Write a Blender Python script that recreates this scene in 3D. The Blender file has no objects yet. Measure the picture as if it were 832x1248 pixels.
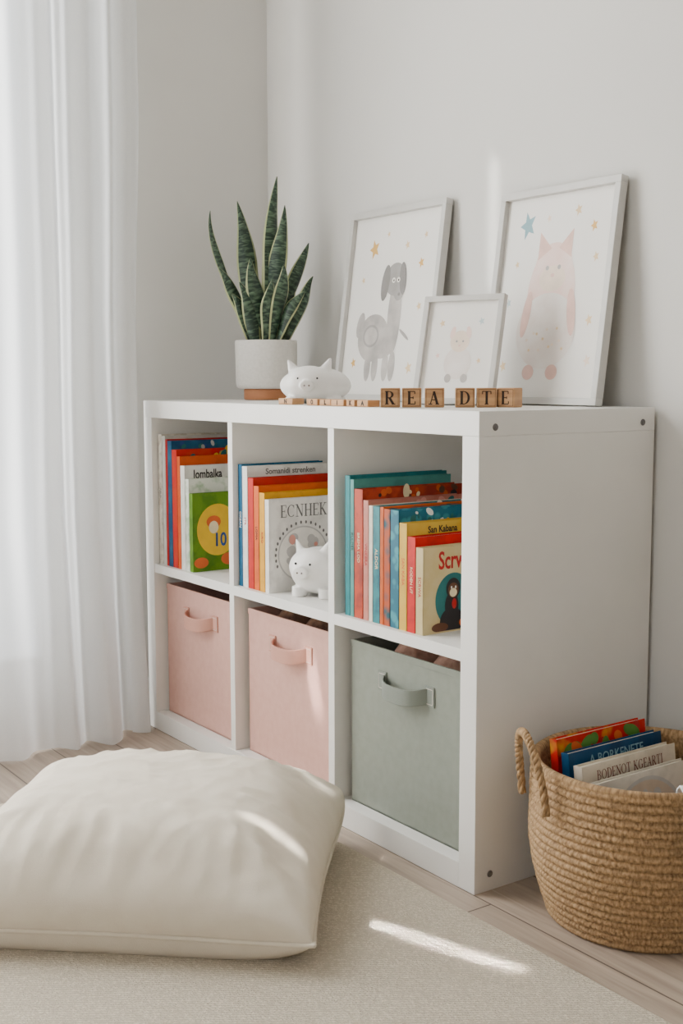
import bpy, bmesh, math, random
from mathutils import Vector, Matrix, noise
random.seed(7)
S=bpy.context.scene
COL=S.collection
W,H,D=1.1605,.77,.40
YW=.41; XL=-.109

# ------------------------------------------------------------ materials
MC={}
def new_mat(name):
    m=bpy.data.materials.new(name); m.use_nodes=True
    nt=m.node_tree; b=nt.nodes['Principled BSDF']
    return m,nt,b
def N(nt,t,**k):
    n=nt.nodes.new(t)
    for a,v in k.items(): setattr(n,a,v)
    return n
def rgba(c): return (c[0],c[1],c[2],1)
def srgb(r,g,b):
    f=lambda v:(v/255/12.92) if v/255<=.04045 else ((v/255+.055)/1.055)**2.4
    return (f(r),f(g),f(b))
def mat(name,c,rough=.6,c2=None,scale=20,amt=1.0,bump=0,bscale=200,detail=3,tex='noise',stretch=(1,1,1),spec=.5,sheen=0,lo=.35,hi=.65,coord='Object'):
    if name in MC: return MC[name]
    m,nt,b=new_mat(name)
    b.inputs['Roughness'].default_value=rough
    b.inputs['Specular IOR Level'].default_value=spec
    if sheen: b.inputs['Sheen Weight'].default_value=sheen
    tc=N(nt,'ShaderNodeTexCoord'); mp=N(nt,'ShaderNodeMapping'); mp.inputs['Scale'].default_value=stretch
    nt.links.new(tc.outputs[coord],mp.inputs['Vector'])
    if c2 is None: c2=tuple(v*.93 for v in c)
    if tex=='noise':
        t=N(nt,'ShaderNodeTexNoise'); t.inputs['Scale'].default_value=scale; t.inputs['Detail'].default_value=detail; out=t.outputs['Fac']
    elif tex=='voronoi':
        t=N(nt,'ShaderNodeTexVoronoi'); t.inputs['Scale'].default_value=scale; out=t.outputs['Distance']
    else:
        t=N(nt,'ShaderNodeTexWave'); t.inputs['Scale'].default_value=scale; t.inputs['Distortion'].default_value=4; out=t.outputs['Fac']
    nt.links.new(mp.outputs[0],t.inputs['Vector'])
    r=N(nt,'ShaderNodeValToRGB'); r.color_ramp.elements[0].position=lo; r.color_ramp.elements[1].position=hi
    r.color_ramp.elements[0].color=rgba(c); r.color_ramp.elements[1].color=rgba(c2)
    nt.links.new(out,r.inputs[0]); nt.links.new(r.outputs[0],b.inputs['Base Color'])
    if bump:
        t2=N(nt,'ShaderNodeTexNoise'); t2.inputs['Scale'].default_value=bscale; t2.inputs['Detail'].default_value=4
        nt.links.new(mp.outputs[0],t2.inputs['Vector'])
        bp=N(nt,'ShaderNodeBump'); bp.inputs['Strength'].default_value=bump; bp.inputs['Distance'].default_value=.002
        nt.links.new(t2.outputs['Fac'],bp.inputs['Height']); nt.links.new(bp.outputs[0],b.inputs['Normal'])
    MC[name]=m; return m

M_wall=mat('wall_paint',srgb(219,217,212),.9,srgb(215,213,208),3,bump=.08,bscale=250)
M_wall2=mat('low_bounce_greige',srgb(178,165,149),.9)  # darker tone made up for the unseen walls to cut bounce fill
M_ceil=mat('ceiling_paint',srgb(212,209,203),.9)
M_white=mat('white_laminate',srgb(236,234,229),.38,srgb(232,230,225),8)
M_trim=mat('trim_paint',srgb(226,224,220),.5)
M_pink=mat('pink_fabric',srgb(211,167,153),.88,srgb(206,161,147),60,bump=.12,bscale=900)
M_sage=mat('sage_fabric',srgb(138,143,132),.88,srgb(133,138,127),60,bump=.12,bscale=900)
M_pinkstrap=mat('pink_strap',srgb(204,150,133),.75,bump=.2,bscale=500)
M_sagestrap=mat('sage_strap',srgb(128,134,125),.75,bump=.2,bscale=500)
M_screw=mat('screw_metal',srgb(105,100,98),.35)
M_cer=mat('white_ceramic',srgb(240,238,234),.3)
M_potw=mat('speckled_pot',srgb(228,224,217),.7,srgb(220,216,208),160,bump=.15,bscale=300)
M_terra=mat('terracotta_wood',srgb(196,132,88),.6,srgb(180,116,74),12,stretch=(1,1,6))
M_soil=mat('soil',srgb(50,38,30),.95,bump=.8,bscale=150)
M_frame=mat('frame_paint',srgb(204,202,197),.4)
M_paper=mat('paper',srgb(240,237,231),.7,srgb(236,233,227),4)
M_pages=mat('page_edges',srgb(228,219,200),.85,srgb(204,193,172),400,stretch=(1,.02,.02))
M_block=mat('block_wood',srgb(200,154,106),.55,srgb(172,124,80),14,stretch=(1,1,7),bump=.1)
M_letter=mat('burnt_letter',srgb(44,26,16),.7)
M_black=mat('black_paint',srgb(22,22,24),.5)
M_pillow=mat('cream_canvas',srgb(230,221,205),1,srgb(225,215,198),25,bump=.35,bscale=700,spec=.03)
M_cloth=mat('white_cloth',srgb(240,240,238),.9,bump=.3,bscale=500)
M_ball1=mat('brown_wool',srgb(184,144,126),.9,srgb(150,112,96),60,bump=.8,bscale=120)
M_ball2=mat('dark_wool',srgb(128,92,70),.9,srgb(90,64,50),60,bump=.8,bscale=120)

def flat(name,r,g,b,rough=.65):
    return mat('ink_'+name,srgb(r,g,b),rough,srgb(int(r*.95),int(g*.95),int(b*.95)),40)

# rug
def rug_mat():
    m,nt,b=new_mat('woven_wool'); b.inputs['Roughness'].default_value=1; b.inputs['Specular IOR Level'].default_value=.1
    tc=N(nt,'ShaderNodeTexCoord'); mp=N(nt,'ShaderNodeMapping'); mp.inputs['Rotation'].default_value=(0,0,.6)
    nt.links.new(tc.outputs['Object'],mp.inputs['Vector'])
    w=N(nt,'ShaderNodeTexWave'); w.inputs['Scale'].default_value=56; w.inputs['Distortion'].default_value=6; w.inputs['Detail'].default_value=3; w.inputs['Detail Scale'].default_value=6
    w2=N(nt,'ShaderNodeTexVoronoi'); w2.inputs['Scale'].default_value=180
    nt.links.new(mp.outputs[0],w.inputs['Vector']); nt.links.new(mp.outputs[0],w2.inputs['Vector'])
    a=N(nt,'ShaderNodeMath',operation='SUBTRACT'); nt.links.new(w.outputs['Fac'],a.inputs[0]); nt.links.new(w2.outputs['Distance'],a.inputs[1])
    r=N(nt,'ShaderNodeValToRGB'); r.color_ramp.elements[0].color=rgba(srgb(200,189,170)); r.color_ramp.elements[1].color=rgba(srgb(228,217,199))
    r.color_ramp.elements[0].position=0; r.color_ramp.elements[1].position=.6
    nt.links.new(a.outputs[0],r.inputs[0]); nt.links.new(r.outputs[0],b.inputs['Base Color'])
    bp=N(nt,'ShaderNodeBump'); bp.inputs['Strength'].default_value=.65; bp.inputs['Distance'].default_value=.0035
    nt.links.new(a.outputs[0],bp.inputs['Height']); nt.links.new(bp.outputs[0],b.inputs['Normal'])
    return m
M_rug=rug_mat()
def floor_mat():
    m,nt,b=new_mat('oak_planks'); b.inputs['Roughness'].default_value=.5
    tc=N(nt,'ShaderNodeTexCoord'); 
    br=N(nt,'ShaderNodeTexBrick'); br.inputs['Scale'].default_value=1; br.inputs['Brick Width'].default_value=1.2; br.inputs['Row Height'].default_value=.13
    br.inputs['Mortar Size'].default_value=.0015; br.inputs['Color1'].default_value=rgba(srgb(178,162,146)); br.inputs['Color2'].default_value=rgba(srgb(164,149,134)); br.inputs['Mortar'].default_value=rgba(srgb(94,82,72))
    nt.links.new(tc.outputs['Object'],br.inputs['Vector'])
    mp=N(nt,'ShaderNodeMapping'); mp.inputs['Scale'].default_value=(1.5,22,1)
    nt.links.new(tc.outputs['Object'],mp.inputs['Vector'])
    n=N(nt,'ShaderNodeTexNoise'); n.inputs['Scale'].default_value=3; n.inputs['Detail'].default_value=6; n.inputs['Distortion'].default_value=.6
    nt.links.new(mp.outputs[0],n.inputs['Vector'])
    r=N(nt,'ShaderNodeValToRGB'); r.color_ramp.elements[0].color=(.70,.68,.66,1); r.color_ramp.elements[1].color=(1.08,1.08,1.08,1); r.color_ramp.elements[0].position=.3; r.color_ramp.elements[1].position=.7
    nt.links.new(n.outputs['Fac'],r.inputs[0])
    mx=N(nt,'ShaderNodeMix',data_type='RGBA',blend_type='MULTIPLY'); mx.inputs[0].default_value=1
    nt.links.new(br.outputs['Color'],mx.inputs[6]); nt.links.new(r.outputs[0],mx.inputs[7]); nt.links.new(mx.outputs[2],b.inputs['Base Color'])
    return m
M_floor=floor_mat()
def leaf_mat():
    m,nt,b=new_mat('snake_leaf'); b.inputs['Roughness'].default_value=.42
    uv=N(nt,'ShaderNodeUVMap'); sp=N(nt,'ShaderNodeSeparateXYZ'); nt.links.new(uv.outputs[0],sp.inputs[0])
    mp=N(nt,'ShaderNodeMapping'); mp.inputs['Scale'].default_value=(1.2,40,1); nt.links.new(uv.outputs[0],mp.inputs['Vector'])
    n=N(nt,'ShaderNodeTexNoise'); n.inputs['Scale'].default_value=1.2; n.inputs['Detail'].default_value=4; n.inputs['Distortion'].default_value=.7
    nt.links.new(mp.outputs[0],n.inputs['Vector'])
    r=N(nt,'ShaderNodeValToRGB'); r.color_ramp.elements[0].color=rgba(srgb(28,50,39)); r.color_ramp.elements[1].color=rgba(srgb(100,126,98)); r.color_ramp.elements[0].position=.45; r.color_ramp.elements[1].position=.70
    nt.links.new(n.outputs['Fac'],r.inputs[0])
    a=N(nt,'ShaderNodeMath',operation='SUBTRACT'); a.inputs[1].default_value=.5; nt.links.new(sp.outputs[0],a.inputs[0])
    ab=N(nt,'ShaderNodeMath',operation='ABSOLUTE'); nt.links.new(a.outputs[0],ab.inputs[0])
    g=N(nt,'ShaderNodeMath',operation='GREATER_THAN'); g.inputs[1].default_value=.41; nt.links.new(ab.outputs[0],g.inputs[0])
    mx=N(nt,'ShaderNodeMix',data_type='RGBA'); nt.links.new(g.outputs[0],mx.inputs[0]); nt.links.new(r.outputs[0],mx.inputs[6]); mx.inputs[7].default_value=rgba(srgb(178,184,134))
    nt.links.new(mx.outputs[2],b.inputs['Base Color']); return m
M_leaf=leaf_mat()
def curtain_mat():
    m=bpy.data.materials.new('sheer_voile'); m.use_nodes=True; nt=m.node_tree; nt.nodes.clear()
    o=N(nt,'ShaderNodeOutputMaterial'); d=N(nt,'ShaderNodeBsdfDiffuse'); t=N(nt,'ShaderNodeBsdfTranslucent'); tr=N(nt,'ShaderNodeBsdfTransparent')
    tc=N(nt,'ShaderNodeTexCoord'); n=N(nt,'ShaderNodeTexNoise'); n.inputs['Scale'].default_value=300
    nt.links.new(tc.outputs['Object'],n.inputs['Vector'])
    r=N(nt,'ShaderNodeValToRGB'); r.color_ramp.elements[0].color=(.82,.83,.83,1); r.color_ramp.elements[1].color=(.90,.91,.91,1); nt.links.new(n.outputs['Fac'],r.inputs[0])
    nt.links.new(r.outputs[0],d.inputs[0]); nt.links.new(r.outputs[0],t.inputs[0])
    m1=N(nt,'ShaderNodeMixShader'); m1.inputs[0].default_value=.5; nt.links.new(d.outputs[0],m1.inputs[1]); nt.links.new(t.outputs[0],m1.inputs[2])
    m2=N(nt,'ShaderNodeMixShader'); m2.inputs[0].default_value=.15; nt.links.new(m1.outputs[0],m2.inputs[1]); nt.links.new(tr.outputs[0],m2.inputs[2])
    nt.links.new(m2.outputs[0],o.inputs[0]); return m
M_curt=curtain_mat()
def straw_mat():
    m,nt,b=new_mat('seagrass'); b.inputs['Roughness'].default_value=.85
    uv=N(nt,'ShaderNodeUVMap'); mp=N(nt,'ShaderNodeMapping'); mp.inputs['Scale'].default_value=(240,36,1); nt.links.new(uv.outputs[0],mp.inputs['Vector'])
    n=N(nt,'ShaderNodeTexNoise'); n.inputs['Scale'].default_value=1; n.inputs['Detail'].default_value=4; nt.links.new(mp.outputs[0],n.inputs['Vector'])
    r=N(nt,'ShaderNodeValToRGB'); e=r.color_ramp.elements; e[0].color=rgba(srgb(116,88,58)); e[1].color=rgba(srgb(192,157,114)); e[0].position=.28; e[1].position=.68
    nt.links.new(n.outputs['Fac'],r.inputs[0]); nt.links.new(r.outputs[0],b.inputs['Base Color'])
    bp=N(nt,'ShaderNodeBump'); bp.inputs['Strength'].default_value=.45; bp.inputs['Distance'].default_value=.0013
    nt.links.new(n.outputs['Fac'],bp.inputs['Height']); nt.links.new(bp.outputs[0],b.inputs['Normal']); return m
M_straw=straw_mat()

# ------------------------------------------------------------ helpers
def link(o,parent=None):
    COL.objects.link(o)
    if parent is not None: o.parent=parent
    return o
def finish(bm,name,m,parent=None,smooth=False,loc=(0,0,0),rot=(0,0,0)):
    me=bpy.data.meshes.new(name); bm.normal_update(); bm.to_mesh(me); bm.free()
    for x in (m if isinstance(m,(list,tuple)) else [m]): me.materials.append(x)
    if smooth:
        for p in me.polygons: p.use_smooth=True
    o=bpy.data.objects.new(name,me); o.location=loc; o.rotation_euler=rot
    return link(o,parent)
def addbox(bm,x0,x1,y0,y1,z0,z1,bev=0,mi=0,seg=2):
    r=bmesh.ops.create_cube(bm,size=1)
    vs=r['verts']
    for v in vs: v.co=Vector((x0+(v.co.x+.5)*(x1-x0),y0+(v.co.y+.5)*(y1-y0),z0+(v.co.z+.5)*(z1-z0)))
    fs=set(f for v in vs for f in v.link_faces)
    for f in fs: f.material_index=mi
    if bev:
        es=list(set(e for v in vs for e in v.link_edges))
        bmesh.ops.bevel(bm,geom=es,offset=bev,segments=seg,affect='EDGES',profile=.6)
def box(name,dims,m,parent=None,bev=0,**k):
    bm=bmesh.new(); addbox(bm,*dims,bev=bev); return finish(bm,name,m,parent,**k)
def empty(name,loc,label,cat,group=None,rot=(0,0,0)):
    o=bpy.data.objects.new(name,None); o.location=loc; o.rotation_euler=rot; o.empty_display_size=.02
    COL.objects.link(o); tag(o,label,cat,group); return o
def tag(o,label,cat,group=None):
    o['label']=label; o['category']=cat
    if group: o['group']=group
def struct(o): o['kind']='structure'; return o
def text_mesh(name,txt,size,m,parent,loc,rot,extr=.0002,align='CENTER',sx=1,bold=0):
    c=bpy.data.curves.new(name,'FONT'); c.body=txt; c.size=size; c.extrude=extr; c.align_x=align; c.align_y='CENTER'; c.resolution_u=3; c.offset=bold
    t=bpy.data.objects.new('tmp',c); COL.objects.link(t); bpy.context.view_layer.update()
    me=bpy.data.meshes.new_from_object(t.evaluated_get(bpy.context.evaluated_depsgraph_get()))
    bpy.data.objects.remove(t); me.name=name; me.materials.clear(); me.materials.append(m)
    o=bpy.data.objects.new(name,me); o.location=loc; o.rotation_euler=rot; o.scale=(sx,1,1)
    return link(o,parent)
# hand-built serif capitals: s=straight stroke (x0,y0,x1,y1,thick?), a=arc (cx,cy,rx,ry,deg0,deg1), f=serif foot (x,y)
GL={'E':(.66,'s .13 0 .13 1 1;s 0 1 .58 1 0;s 0 0 .6 0 0;s .13 .5 .44 .5 0;s .57 1 .57 .8 0;s .6 0 .6 .22 0;s .44 .4 .44 .6 0'),
'C':(.82,'a .42 .5 .36 .5 48 312;s .68 1 .68 .72 0'),
'N':(.88,'s .15 0 .15 1 0;s .13 1 .70 0 1;s .70 0 .70 1 0;f .15 0;f .1 1;f .70 1'),
'H':(.86,'s .15 0 .15 1 1;s .67 0 .67 1 1;s .15 .5 .67 .5 0;f .15 0;f .15 1;f .67 0;f .67 1'),
'K':(.82,'s .15 0 .15 1 1;s .17 .42 .62 1 0;s .3 .56 .68 0 1;f .15 0;f .15 1;f .62 1;f .68 0'),
'R':(.80,'s .15 0 .15 1 1;s 0 1 .35 1 0;s .15 .5 .35 .5 0;a .35 .75 .24 .25 -90 90;s .36 .5 .66 0 1;f .15 0;f .68 0'),
'A':(.80,'s .36 1 .09 0 0;s .36 1 .64 0 1;s .18 .34 .54 .34 0;f .09 0;f .64 0'),
'D':(.84,'s .15 0 .15 1 1;s 0 1 .32 1 0;s 0 0 .32 0 0;a .32 .5 .38 .5 -90 90'),
'T':(.76,'s .36 0 .36 1 1;s .02 1 .7 1 0;s .03 1 .03 .78 0;s .69 1 .69 .78 0;f .36 0'),
'B':(.76,'s .15 0 .15 1 1;s 0 1 .35 1 0;s 0 0 .36 0 0;s .15 .52 .36 .52 0;a .34 .76 .22 .24 -90 90;a .36 .26 .27 .26 -90 90'),
'O':(.90,'a .42 .5 .37 .5 0 360'),
'G':(.90,'a .42 .5 .36 .5 48 320;s .68 1 .68 .72 0;s .70 .05 .70 .42 1;f .70 .42'),
'I':(.42,'s .18 0 .18 1 1;f .18 0;f .18 1'),'!':(.4,'s .15 .28 .15 1 1;s .15 0 .15 .1 1'),' ':(.4,'')}
def serif_text(name,txt,size,m,parent,loc,rot,sx=1,bold=1):
    bm=bmesh.new(); tk,tn=.15*bold,.06*bold; cap=size*.7
    total=sum(GL[c][0]+.06 for c in txt)-.06; x=-total/2
    def quad(a,b,c,d): bm.faces.new([bm.verts.new((p[0]*cap*sx,(p[1]-.5)*cap,0)) for p in (a,b,c,d)])
    for ch in txt:
        w,st=GL[ch]
        for e in st.split(';'):
            if not e: continue
            k=e.split(); v=[float(q) for q in k[1:]]
            if k[0]=='s':
                t=(tk if v[4] else tn)/2; dx,dy=v[2]-v[0],v[3]-v[1]; L=math.hypot(dx,dy); nx,ny=-dy/L*t,dx/L*t
                quad((x+v[0]+nx,v[1]+ny),(x+v[0]-nx,v[1]-ny),(x+v[2]-nx,v[3]-ny),(x+v[2]+nx,v[3]+ny))
            elif k[0]=='f': quad((x+v[0]-.15,v[1]-tn/2),(x+v[0]+.15,v[1]-tn/2),(x+v[0]+.15,v[1]+tn/2),(x+v[0]-.15,v[1]+tn/2))
            else:
                n=26; pr=None
                for i in range(n+1):
                    a=math.radians(v[4]+(v[5]-v[4])*i/n); t=(tn+(tk-tn)*abs(math.cos(a))**1.5)/2
                    ca,sa=math.cos(a),math.sin(a)
                    o_=(x+v[0]+(v[2]+t)*ca,v[1]+(v[3]+t*.6)*sa); i_=(x+v[0]+(v[2]-t)*ca,v[1]+(v[3]-t*1.0)*sa)
                    if pr: quad(pr[0],pr[1],i_,o_)
                    pr=(o_,i_)
        x+=w+.06
    return finish(bm,name,m,parent,loc=loc,rot=rot)
def tube(bm,pts,rad,seg=8,closed=False,mi=0,cap=True):
    n=len(pts); rings=[]
    prev=None
    for i,p in enumerate(pts):
        p=Vector(p)
        if closed: t=Vector(pts[(i+1)%n])-Vector(pts[i-1])
        else: t=Vector(pts[min(i+1,n-1)])-Vector(pts[max(i-1,0)])
        t.normalize()
        if prev is None:
            a=Vector((0,0,1)) if abs(t.z)<.9 else Vector((1,0,0)); nn=t.cross(a).normalized()
        else: nn=(prev-t*prev.dot(t)).normalized()
        prev=nn; bb=t.cross(nn)
        r=rad(i/(n-1)) if callable(rad) else rad
        rings.append([bm.verts.new(p+nn*math.cos(2*math.pi*k/seg)*r+bb*math.sin(2*math.pi*k/seg)*r) for k in range(seg)])
    m=n if closed else n-1
    for i in range(m):
        A=rings[i];B=rings[(i+1)%n]
        for k in range(seg):
            f=bm.faces.new((A[k],A[(k+1)%seg],B[(k+1)%seg],B[k])); f.material_index=mi
    if cap and not closed:
        bm.faces.new(rings[0][::-1]); bm.faces.new(rings[-1])
def lathe(bm,prof,seg=64,mi=0):
    rings=[]
    for r,z in prof:
        if r<1e-6: rings.append([bm.verts.new((0,0,z))])
        else: rings.append([bm.verts.new((r*math.cos(2*math.pi*k/seg),r*math.sin(2*math.pi*k/seg),z)) for k in range(seg)])
    for A,B in zip(rings[:-1],rings[1:]):
        for k in range(seg):
            k2=(k+1)%seg
            if len(A)==1 and len(B)==1: continue
            if len(A)==1: f=bm.faces.new((A[0],B[k2],B[k]))
            elif len(B)==1: f=bm.faces.new((A[k],A[k2],B[0]))
            else: f=bm.faces.new((A[k],A[k2],B[k2],B[k]))
            f.material_index=mi
def ell(cx,cy,rx,ry,n=28,a=0):
    return [(cx+rx*math.cos(t)*math.cos(a)-ry*math.sin(t)*math.sin(a),cy+rx*math.cos(t)*math.sin(a)+ry*math.sin(t)*math.cos(a)) for t in [2*math.pi*i/n for i in range(n)]]
def star(cx,cy,r,a=0.3,n=5):
    return [(cx+(r if i%2==0 else r*.45)*math.cos(a+math.pi*i/n+math.pi/2),cy+(r if i%2==0 else r*.45)*math.sin(a+math.pi*i/n+math.pi/2)) for i in range(2*n)]
def drawing(name,shapes,parent,mapf,l0=0):
    """flat printed artwork: polygons stacked by hair-thin ink layers"""
    bm=bmesh.new(); mats=[]
    for li,(pts,m) in enumerate(shapes):
        if m not in mats: mats.append(m)
        c=(sum(p[0] for p in pts)/len(pts),sum(p[1] for p in pts)/len(pts))
        cv=bm.verts.new(mapf(c[0],c[1],li+l0)); vs=[bm.verts.new(mapf(p[0],p[1],li+l0)) for p in pts]
        for i in range(len(vs)):
            f=bm.faces.new((cv,vs[i],vs[(i+1)%len(vs)])); f.material_index=mats.index(m)
    return finish(bm,name,mats,parent)
def blob(name,parts,m,parent,voxel=.003,smooth=6,loc=(0,0,0),rot=(0,0,0)):
    bm=bmesh.new()
    for kind,loc_,rad,ro in parts:
        mt=Matrix.Translation(loc_)@ro.to_matrix().to_4x4()@Matrix.Diagonal((*rad,1)) if ro else Matrix.Translation(loc_)@Matrix.Diagonal((*rad,1))
        if kind=='s': bmesh.ops.create_uvsphere(bm,u_segments=32,v_segments=20,radius=1,matrix=mt)
        elif kind=='c': bmesh.ops.create_cone(bm,cap_ends=True,segments=24,radius1=1,radius2=.12,depth=2,matrix=mt)
        else: bmesh.ops.create_cone(bm,cap_ends=True,segments=28,radius1=1,radius2=1,depth=2,matrix=mt)
    o=finish(bm,name,m,None)
    md=o.modifiers.new('r','REMESH'); md.mode='VOXEL'; md.voxel_size=voxel; md.use_smooth_shade=True
    ms=o.modifiers.new('s','SMOOTH'); ms.iterations=smooth; ms.factor=.5
    bpy.context.view_layer.update()
    me=bpy.data.meshes.new_from_object(o.evaluated_get(bpy.context.evaluated_depsgraph_get()))
    bpy.data.objects.remove(o)
    for p in me.polygons: p.use_smooth=True
    me.name=name; o=bpy.data.objects.new(name,me); o.location=loc; o.rotation_euler=rot
    return link(o,parent)
from mathutils import Euler
def E(x,y,z): return Euler((x,y,z))

# ------------------------------------------------------------ room
XR,YF,ZC=4.2,-3.3,2.55
o=struct(box('floor',(XL-.1,XR+.1,YF-.1,YW+.1,-.1,0),M_floor))
struct(box('ceiling',(XL-.1,XR+.1,YF-.1,YW+.1,ZC,ZC+.1),M_ceil))
struct(box('wall_back',(XL-.1,XR+.1,YW,YW+.1,0,ZC),M_wall))
struct(box('wall_right',(XR,XR+.1,YF,YW,0,ZC),M_wall2))
wy0,wy1,wz0,wz1=-1.80,-.16,.12,2.3
bm=bmesh.new()
addbox(bm,XL-.1,XL,wy1,YW,0,ZC); addbox(bm,XL-.1,XL,YF,wy0,0,ZC); addbox(bm,XL-.1,XL,wy0,wy1,0,wz0); addbox(bm,XL-.1,XL,wy0,wy1,wz1,ZC)
struct(finish(bm,'wall_left',M_wall))
bm=bmesh.new(); fx0,fx1=1.5,3.2
addbox(bm,XL,fx0,YF-.1,YF,0,ZC); addbox(bm,fx1,XR,YF-.1,YF,0,ZC); addbox(bm,fx0,fx1,YF-.1,YF,0,.8); addbox(bm,fx0,fx1,YF-.1,YF,2.3,ZC)
struct(finish(bm,'wall_front',M_wall2))
def win(name,axis,a0,a1,z0,z1,p):
    bm=bmesh.new()
    def b(u0,u1,w0,w1):
        if axis=='y': addbox(bm,p-.06,p-.02,u0,u1,w0,w1,bev=.003)
        else: addbox(bm,u0,u1,p-.06,p-.02,w0,w1,bev=.003)
    t=.05
    b(a0,a0+t,z0,z1); b(a1-t,a1,z0,z1); b(a0+t,a1-t,z0,z0+t); b(a0+t,a1-t,z1-t,z1); mid=(a0+a1)/2; b(mid-t/2,mid+t/2,z0+t,z1-t)
    return struct(finish(bm,name,M_trim))
win('window_1','y',wy0,wy1,wz0,wz1,XL); win('added_fill_window','x',fx0,fx1,.8,2.3,YF)  # second window is invented, an unseen home for the fill lamp
struct(box('baseboard_left',(XL,XL+.014,YF,YW,0,.085),M_trim,bev=.003))
struct(box('baseboard_back',(XL+.014,XR,YW-.009,YW,0,.07),M_trim,bev=.002))

# rug
bm=bmesh.new(); addbox(bm,.34,3.0,-2.5,-.06,0,.010,bev=.004)
o=finish(bm,'rug',M_rug); tag(o,'cream flat-woven wool rug on the wooden floor','rug')

# ------------------------------------------------------------ shelf
sh=empty('cube_shelf',(0,0,0),'white laminate six-cube storage shelf against the wall','shelf')
tp=.039; zb=.042
bm=bmesh.new()
for d in [(0,tp,0,D,tp*0,H-tp),(W-tp,W,0,D,0,H-tp)]: addbox(bm,*d,bev=.0012)
addbox(bm,0,W,0,D,H-tp,H,bev=.0012)
addbox(bm,tp,W-tp,0,D,0.0,zb,bev=.0008)
finish(bm,'carcass',M_white,sh)
dv=[(.3855,.4035),(.749,.768)]
for a,b in dv: box('divider',(a,b,.002,D-.002,zb,H-tp),M_white,sh,bev=.0006)
for a,b in [(tp,dv[0][0]),(dv[0][1],dv[1][0]),(dv[1][1],W-tp)]: box('shelf_board',(a,b,.002,D-.002,.373,.393),M_white,sh,bev=.0006)
box('back_panel',(tp,W-tp,D-.006,D-.001,zb,H-tp),mat('back_shaded_white',srgb(190,187,181),.6),sh)  # white greyed down, cube interior shade put into the panel colour
for (y,z) in [(.033,.745),(.37,.745),(.033,.028),(.37,.028)]:
    bm=bmesh.new(); lathe(bm,[(0,.0012),(.0025,.0012),(.003,.0002),(.0045,.0014),(.0055,.0006),(.006,-.0005)],20)
    finish(bm,'screw',M_screw,sh,smooth=True,loc=(W,y,z),rot=(0,math.pi/2,0))['label']='dark metal screw'

# ------------------------------------------------------------ fabric bins
def bin_(x0,x1,m,ms,label,hlabel):
    y0,y1,z0,z1=.028,.375,zb,.346
    cx=(x0+x1)/2; w=(x1-x0)/2; t=.0035
    e=empty('storage_bin',(cx,y0,z0),label,'storage bin','fabric bins in the lower cubes')
    dp=y1-y0; h=z1-z0
    bm=bmesh.new()
    addbox(bm,-w,w,0,dp,0,.004,bev=.001)
    addbox(bm,-w,w,0,t,0,h,bev=.0015); addbox(bm,-w,w,dp-t,dp,0,h,bev=.0015)
    addbox(bm,-w,-w+t,t,dp-t,0,h,bev=.0012); addbox(bm,w-t,w,t,dp-t,0,h,bev=.0012)
    finish(bm,'body',m,e)
    bm=bmesh.new()
    addbox(bm,-w-.0004,w+.0004,-.0012,.0002,h-.012,h,bev=.0005); 
    finish(bm,'hem',m,e)
    hz=h-.058; a=.060; hw=.0135
    n=26; bm=bmesh.new(); rows=[]
    for i in range(n+1):
        s=-1+2*i/n; xx=a*s
        k=max(0,1-abs(s)**3.2)
        yy=-.003-.026*k; sag=-.009*k
        rows.append([bm.verts.new((xx,yy+dy,hz+sag+dz+(.002*k if dz>0 else 0))) for dy,dz in ((0,-hw),(0,hw),(.0042,hw),(.0042,-hw))])
    for A,B in zip(rows[:-1],rows[1:]):
        for k in range(4): bm.faces.new((A[k],B[k],B[(k+1)%4],A[(k+1)%4]))
    bm.faces.new(rows[0]); bm.faces.new(rows[-1][::-1])
    h_=finish(bm,'handle',ms,e,smooth=False); h_['label']=hlabel
    md=h_.modifiers.new('b','BEVEL'); md.width=.0012; md.segments=2
    for s in (-1,1):
        bm=bmesh.new(); c=s*.066
        addbox(bm,c-.012,c+.012,-.0030,.0005,hz-.0175,hz+.0175,bev=.001)
        t_=finish(bm,'handle_tab',ms,e)
        bm=bmesh.new(); q=.0085
        for aa,bb,cc,dd in [(-q,q,q+.004,q+.005),(-q,q,-q-.005,-q-.004),(-q-.0008,-q,-q-.004,q+.004),(q,q+.0008,-q-.004,q+.004)]:
            addbox(bm,c+aa,c+bb,-.0034,-.0028,hz+cc,hz+dd)
        finish(bm,'stitching',flat('thread',210,200,188),t_)['label']='pale stitching'
    return e
bin_(.048,.374,M_pink,M_pinkstrap,'pale pink fabric storage bin in the window-side lower cube','pink strap handle')
bin_(.418,.742,M_pink,M_pinkstrap,'pale pink fabric storage bin holding dark balls, middle cube','pink strap handle')
bin_(.786,1.110,M_sage,M_sagestrap,'sage green fabric storage bin holding brown balls','sage strap handle')
def ball(x,y,z,r,m,lab,grp,sd):
    bm=bmesh.new(); bmesh.ops.create_icosphere(bm,subdivisions=4,radius=r)
    for v in bm.verts:
        n=noise.noise(v.co*40+Vector((sd,0,0))); v.co*=1+.03*n+.012*math.sin(v.co.z*500+v.co.x*180)
    o=finish(bm,'wool_ball',m,None,smooth=True,loc=(x,y,z)); tag(o,lab,'ball',grp)
r=.0515
for i,(x,y) in enumerate([(.895,.10),(1.005,.10),(.845,.205),(.95,.215),(1.055,.205)]):
    for k in range(3): ball(x,y,zb+.006+r+k*r*2.03,r*.985,M_ball1,'brown wool ball in the sage green bin','brown balls in the sage bin',i*3+k)
for i,(x,y) in enumerate([(.50,.10),(.61,.095),(.685,.18)]):
    for k in range(3): ball(x,y,zb+.006+r+k*r*2.02,r*.98,M_ball2,'dark brown wool ball in the pink bin','dark balls in the pink bin',20+i*3+k)

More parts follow.
